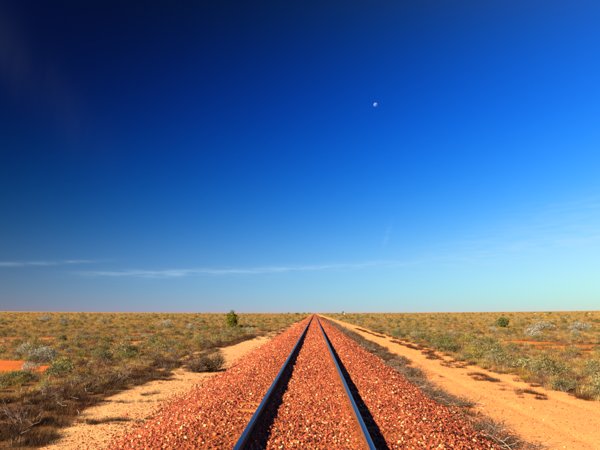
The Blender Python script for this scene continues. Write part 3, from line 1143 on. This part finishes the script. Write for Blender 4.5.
# --- dead bushes
def add_dead(x, y, s, label, group=None, flat=1.0, mesh=None):
    z = max(float(zg(np.array([x]), np.array([y]))[0]), float(zb(np.array([x]), np.array([y]))[0]) if abs(x) < 3.0 else -1)
    o = link('dead_bush', mesh or DEAD[rng.integers(0, len(DEAD))], None, (x, y, z), rng.uniform(0, 6.28), (s, s, s * flat))
    return tag(o, label, 'dead bush', group)


add_dead(-3.7, 18.7, 1.25, 'tangled grey brown dead bush alone at the left foot of the ballast', None, 1.2, DEAD_DENSE)
add_dead(-4.25, 18.3, 0.95, 'smaller dead bush leaning on the lone tangled one by the left ballast', None, 1.1, DEAD_DENSE)
add_dead(-5.2, 16.4, 0.8, 'flat dead bush on the left sand nearer than the tangled one', None, 0.6)
lab_near = 'tangle of dry grey twigs along the right foot of the ballast, near the camera'
lab_mid = 'brown dead bush in the brush band along the right foot of the ballast'
y = 7.4
while y < 46:
    bw = float(brush_edge(np.array([y]))[0])
    for _ in range(2 if y < 18 else 1):
        x = rng.uniform(2.85, bw - 0.15)
        near = y < 15
        if (y < 18 and float(vn(np.array([y]), np.array([1.0]), 1.1, 71)[0]) > -0.35) or (y >= 18 and rng.random() < 0.75):
            add_dead(x, y + rng.uniform(-0.3, 0.3), rng.uniform(0.55, 0.95) if near else rng.uniform(0.7, 1.15), lab_near if near else lab_mid, lab_near if near else lab_mid, 0.55 if near else 0.7)
    y += 0.42 if y < 18 else 0.75
for (x, y, s), nth in zip(((5.66, 14.2, 0.6), (5.7, 15.2, 0.55), (5.75, 16.2, 0.6), (5.65, 17.9, 0.5), (5.75, 21.1, 0.5)), ('nearest', 'second nearest', 'third nearest', 'fourth nearest', 'fifth nearest')):
    add_dead(x, y, s, nth + ' low dead tuft between the wheel tracks of the orange road', 'dead tufts between the wheel tracks', 0.45)
add_dead(6.64, 18.1, 0.5, 'low dead tuft alone on the right wheel track of the orange road', None, 0.5)
add_dead(5.5, 23.3, 0.55, 'low dead tuft at the far end of the strip on the orange road', None, 0.5)

# pale broken stalks lying through the tangle and on the left belt
segs = []
for _ in range(620):
    right = rng.random() < 0.7
    y = 7.2 + 22 * rng.random() ** 1.6
    x = rng.uniform(2.85, float(brush_edge(np.array([y]))[0]) + 0.1) if right else -rng.uniform(4.6, 8.5)
    z = max(float(zg(np.array([x]), np.array([y]))[0]), float(zb(np.array([x]), np.array([y]))[0]) if abs(x) < 3.1 else -1) + rng.uniform(0.02, 0.16)
    a, ln, up = rng.uniform(0, 6.28), rng.uniform(0.12, 0.38), rng.normal(0, 0.25)
    p0 = np.array([x, y, z])
    p1 = p0 + np.array([math.cos(a), math.sin(a), up]) * ln * 0.5
    p1[2] = max(p1[2], z - 0.02)
    p2 = p1 + np.array([math.cos(a + 0.35), math.sin(a + 0.35), up + rng.normal(0, 0.3)]) * ln * 0.5
    segs += [(p0, p1, 0.0048, 0.004), (p1, p2, 0.004, 0.002)]
st = sticks(segs, np.repeat(rng.uniform(0.6, 1.0, len(segs) // 2), 2))
tag(link('dry_stalks', mesh_np('dry_stalks', st[0], st[1], [M['twig']], {'tone': st[2]})), 'pale dry stalks strewn through the dead brush', 'stalks', kind='stuff')

# far part of the brush band, too dense to count
x, y = wedge(46, 140, 1.2)
keep = (x > 3.0) & (x < brush_edge(y))
x, y = x[keep], y[keep]
scatter('dead_brush', DEAD, place(x, y), rng.uniform(0, 6.28, len(x)), iso(rng.uniform(0.7, 1.2, len(x))), 'brown dead brush lining the right of the ballast far off', 'brush', 0.1)
x, y = wedge(9, 60, 0.35)
keep = in_scrub(x, y) & (red_mask(x, y) < 0.4)
x, y = x[keep], y[keep]
scatter('dead_twigs', DEAD, place(x, y), rng.uniform(0, 6.28, len(x)), iso(rng.uniform(0.4, 0.9, len(x))), 'dead twiggy litter among the living shrubs', 'twigs', 0.2)

# --- small stones lying on the sandy strips
n = 110000
x = rng.uniform(-7.5, 8, n)
y = 6.5 + 30 * rng.random(n) ** 1.8
keep = (np.abs(x) > 2.9) & (sand_mask(x, y) > 0.4)
w = np.where(x < 0, np.interp(-x, [3, 3.6, 5], [1, 0.7, 0.3]), np.interp(x, [3, 3.6, 6.5], [0.9, 0.22, 0.12]))
keep &= rng.random(n) < w
x, y = x[keep], y[keep]
s = rng.uniform(0.006, 0.017, len(x)) * np.where(rng.random(len(x)) < 0.05, 1.7, 1)
P = place(x, y)
P[:, 2] += s * 0.25
tone = np.clip(rng.beta(2, 1.6, len(x)), 0, 1)
tag(link('gravel', stones_mesh('gravel', P, s, tone, M['stones'])), 'scattered small stones on the sandy strips', 'gravel', kind='stuff')

# ------------------------------------------------------------------ trees and far things
def tree(name, x, y, h, w, label, nleaf=5200, group=None, trunk_h=0.12, cat='tree'):
    e = link(name, None, None, (x, y, float(zg(np.array([x]), np.array([y]))[0])), rng.uniform(0, 6.28))
    nc = 60 if nleaf > 1000 else 16
    u = unit(rng.normal(0, 1, (nc, 3)))
    rad = rng.uniform(0.35, 0.92, nc) ** 0.6
    C = u * rad[:, None] * np.array([w * 0.44, w * 0.44, h * 0.44])
    C[:, 2] += h * 0.53
    cr = rng.uniform(0.10, 0.2, nc) * w
    idx = rng.integers(0, nc, nleaf)
    d = unit(rng.normal(0, 1, (nleaf, 3)))
    P = C[idx] + d * (cr[idx] * rng.uniform(0.3, 1, nleaf) ** 0.5)[:, None]
    P[:, 2] = np.maximum(P[:, 2], h * 0.06)
    f = 1.0 if nleaf > 1000 else 1.8
    lv = leaves(P, d + rng.normal(0, 0.6, (nleaf, 3)) + np.array([0, 0, 0.2]), 0.085 * w * f, 0.024 * w * f, np.clip(rng.normal(0.5, 0.2, nleaf) + rng.normal(0, 0.15, nc)[idx], 0, 1))
    link('crown', mesh_np('crown', lv[0], lv[1], [M['tree']], {'tone': lv[2]}), e)
    segs = [((0, 0, -0.1), (0.02 * w, 0, h * 0.22), 0.05 * w, 0.04 * w)]
    for c_ in C[:14]:
        mid = np.array([c_[0] * 0.35, c_[1] * 0.35, h * 0.22 + (c_[2] - h * 0.22) * 0.4])
        segs += [((0.02 * w, 0, h * 0.18), mid, 0.026 * w, 0.018 * w), (mid, c_, 0.018 * w, 0.007 * w)]
    st = sticks(segs, rng.uniform(0.2, 0.8, len(segs)))
    link('trunk', mesh_np('trunk', st[0], st[1], [M['bark']], {'tone': st[2]}), e)
    return tag(e, label, cat, group)


tree('small_tree', -11.3, 68.0, 2.5, 1.7, 'lone upright dark green tree on the left plain')
tree('round_bush', 26.3, 70, 1.5, 1.55, 'lone round green bush standing on the right plain', cat='bush')


def bearing(az, r):
    return math.sin(R(az)) * r + CAM[0], math.cos(R(az)) * r


for az, r, h, w, lb in ((-3.03, 800, 4.0, 3.0, 'tiny lone far tree on the horizon, leftmost by the track'),
                        (-2.05, 420, 1.9, 4.2, 'wide dark far bush left of the track near the horizon'),
                        (-1.25, 800, 3.0, 4.5, 'far dark tree on the horizon, second left of the vanishing rails'),
                        (-0.62, 850, 2.8, 5.0, 'far dark tree on the horizon just left of the vanishing rails'),
                        (3.28, 760, 5.2, 4.0, 'tiny rounded far tree behind the pale hut on the horizon'),
                        (25.06, 600, 2.4, 3.6, 'tiny dark far bush beside the pale sand banks on the right')):
    x, y = bearing(az, r)
    tree('far_tree', x, y, h, w, lb, 500)

# a white hut far off beside the track's right side
k = NT('hut_paint')
M['hut'] = k.base(k.ramp(k.noise(k.pos(), 1.5, 3), [(0.3, (0.36, 0.33, 0.27)), (0.7, (0.44, 0.41, 0.34))]), 0.7, 0.3)
k = NT('hut_roof')
M['hut_roof'] = k.base(k.ramp(k.noise(k.pos(), 2, 3), [(0.3, (0.42, 0.40, 0.37)), (0.7, (0.55, 0.53, 0.5))]), 0.5, 0.4)
k = NT('hut_door')
M['hut_door'] = k.base((0.10, 0.09, 0.08), 0.7)
hx, hy = bearing(3.45, 620)
hut = link('hut', None, None, (hx, hy, float(zg(np.array([hx]), np.array([hy]))[0])), 0.2)
tag(hut, 'tiny pale hut far off near the horizon right of the rails', 'hut')


def box(x0, x1, y0, y1, z0, z1):
    V = np.array([(x0, y0, z0), (x1, y0, z0), (x1, y1, z0), (x0, y1, z0), (x0, y0, z1), (x1, y0, z1), (x1, y1, z1), (x0, y1, z1)], float)
    F = np.array([(3, 2, 1, 0), (4, 5, 6, 7), (0, 1, 5, 4), (1, 2, 6, 5), (2, 3, 7, 6), (3, 0, 4, 7)])
    return V, F


hut.scale = (0.7, 0.7, 0.6)
V, F = box(-1.6, 1.6, -1.2, 1.2, -0.5, 1.9)
link('wall', mesh_np('wall', V, F, [M['hut']]), hut)
V = np.array([(-1.8, -1.4, 1.9), (1.8, -1.4, 1.9), (1.8, 1.4, 1.9), (-1.8, 1.4, 1.9), (-1.8, 0, 2.5), (1.8, 0, 2.5)])
link('roof', mesh_np('roof', V, [np.array([(0, 1, 5, 4), (2, 3, 4, 5), (3, 2, 1, 0)]), np.array([(0, 4, 3), (1, 2, 5)])], [M['hut_roof']]), hut)
V, F = box(-0.4, 0.4, -1.24, -1.203, 0, 1.7)
link('door', mesh_np('door', V, F, [M['hut_door']]), hut)

# thin mast on the right horizon
k = NT('mast_steel')
M['mast'] = k.base(k.ramp(k.noise(k.pos(), 3, 2), [(0.3, (0.2, 0.2, 0.2)), (0.7, (0.3, 0.3, 0.3))]), 0.6)
mx, my = bearing(16.2, 700)
mast = link('mast', None, None, (mx, my, float(zg(np.array([mx]), np.array([my]))[0])))
tag(mast, 'thin grey mast far off on the right horizon', 'mast')
st = sticks([((0, 0, -0.5), (0, 0, 6.5), 0.22, 0.14)], [0.5])
link('pole', mesh_np('pole', st[0], st[1], [M['mast']]), mast)
st = sticks([((-0.8, 0, 6.0), (0.8, 0, 6.0), 0.10, 0.10), ((-0.8, 0, 5.2), (0.8, 0, 5.2), 0.08, 0.08)], [0.5, 0.5])
link('crossarm', mesh_np('crossarm', st[0], st[1], [M['mast']]), mast)

# pale low banks of bare sand far out on the right
k = NT('pale_sand')
M['pale_sand'] = k.base(k.ramp(k.noise(k.pos(), 0.8, 5), [(0.3, (0.42, 0.29, 0.17)), (0.7, (0.55, 0.41, 0.27))]), 0.95, 0.1)


def bank(az, r, wx, h, label):
    x, y = bearing(az, r)
    n, m_ = 28, 8
    V, F = [], []
    for j in range(m_ + 1):
        for i in range(n):
            a = i / n * 2 * math.pi
            t = j / m_
            rr = 1 - t
            bumpy = 1 + 0.18 * math.sin(a * 3 + wx) + 0.1 * math.sin(a * 7)
            V.append((math.cos(a) * wx * 0.5 * rr * bumpy, math.sin(a) * wx * 0.35 * rr * bumpy, h * (1 - rr ** 2) ** 0.8 * (1 + 0.12 * math.sin(a * 5 + t * 6)) - 0.15))
    for j in range(m_):
        for i in range(n):
            i2 = (i + 1) % n
            F.append((j * n + i, j * n + i2, (j + 1) * n + i2, (j + 1) * n + i))
    o = link('sand_bank', mesh_np('sand_bank', np.array(V), np.array(F), [M['pale_sand']], smooth=True), None, (x, y, float(zg(np.array([x]), np.array([y]))[0])), -R(az))
    tag(o, label, 'sand bank')


bank(23.7, 560, 7.5, 1.0, 'low pale sand bank on the right horizon, leftmost of the three')
bank(24.6, 590, 5.0, 1.05, 'low pale sand bank on the right horizon, beside the tiny dark bush')
bank(28.6, 600, 4.5, 1.0, 'low pale sand bank at the far right of the horizon')

# ------------------------------------------------------------------ the moon: a sunlit ball far away; its dark side lets the blue air show
def moon():
    d = 9000.0
    az, el = R(7.7), R(23.75)
    loc = Vector((math.sin(az) * math.cos(el), math.cos(az) * math.cos(el), math.sin(el))) * d + Vector(CAM)
    n, m_ = 48, 24
    rad = d * math.tan(R(0.235))
    V, F3, F4 = [(0, 0, rad)], [], []
    for j in range(1, m_):
        for i in range(n):
            a, t = i / n * 2 * math.pi, j / m_ * math.pi
            V.append((math.cos(a) * math.sin(t) * rad, math.sin(a) * math.sin(t) * rad, math.cos(t) * rad))
    V.append((0, 0, -rad))
    for i in range(n):
        F3.append((0, 1 + i, 1 + (i + 1) % n))
        F3.append((len(V) - 1, 1 + (m_ - 2) * n + (i + 1) % n, 1 + (m_ - 2) * n + i))
    for j in range(m_ - 2):
        for i in range(n):
            F4.append((1 + j * n + i, 1 + (j + 1) * n + i, 1 + (j + 1) * n + (i + 1) % n, 1 + j * n + (i + 1) % n))
    k = NT('moon_dust')
    df = k.new('ShaderNodeBsdfDiffuse')
    tcn = k.new('ShaderNodeTexCoord').outputs['Object']
    k.set(df.inputs[0], k.ramp(k.noise(tcn, 0.05, 4), [(0.35, (0.05, 0.085, 0.11)), (0.65, (0.095, 0.14, 0.17))]))
    tr = k.new('ShaderNodeBsdfTransparent')
    ad = k.new('ShaderNodeAddShader')
    k.l.new(df.outputs[0], ad.inputs[0])
    k.l.new(tr.outputs[0], ad.inputs[1])
    mx = k.new('ShaderNodeMixShader')
    k.l.new(k.new('ShaderNodeNewGeometry').outputs['Backfacing'], mx.inputs[0])
    k.l.new(ad.outputs[0], mx.inputs[1])
    k.l.new(tr.outputs[0], mx.inputs[2])
    k.l.new(mx.outputs[0], k.out.inputs[0])
    o = link('moon', mesh_np('moon', np.array(V), [np.array(F4), np.array(F3)], [k.mat], smooth=True), None, loc)
    tag(o, 'small pale half lit moon high in the deep blue sky', 'moon')


moon()
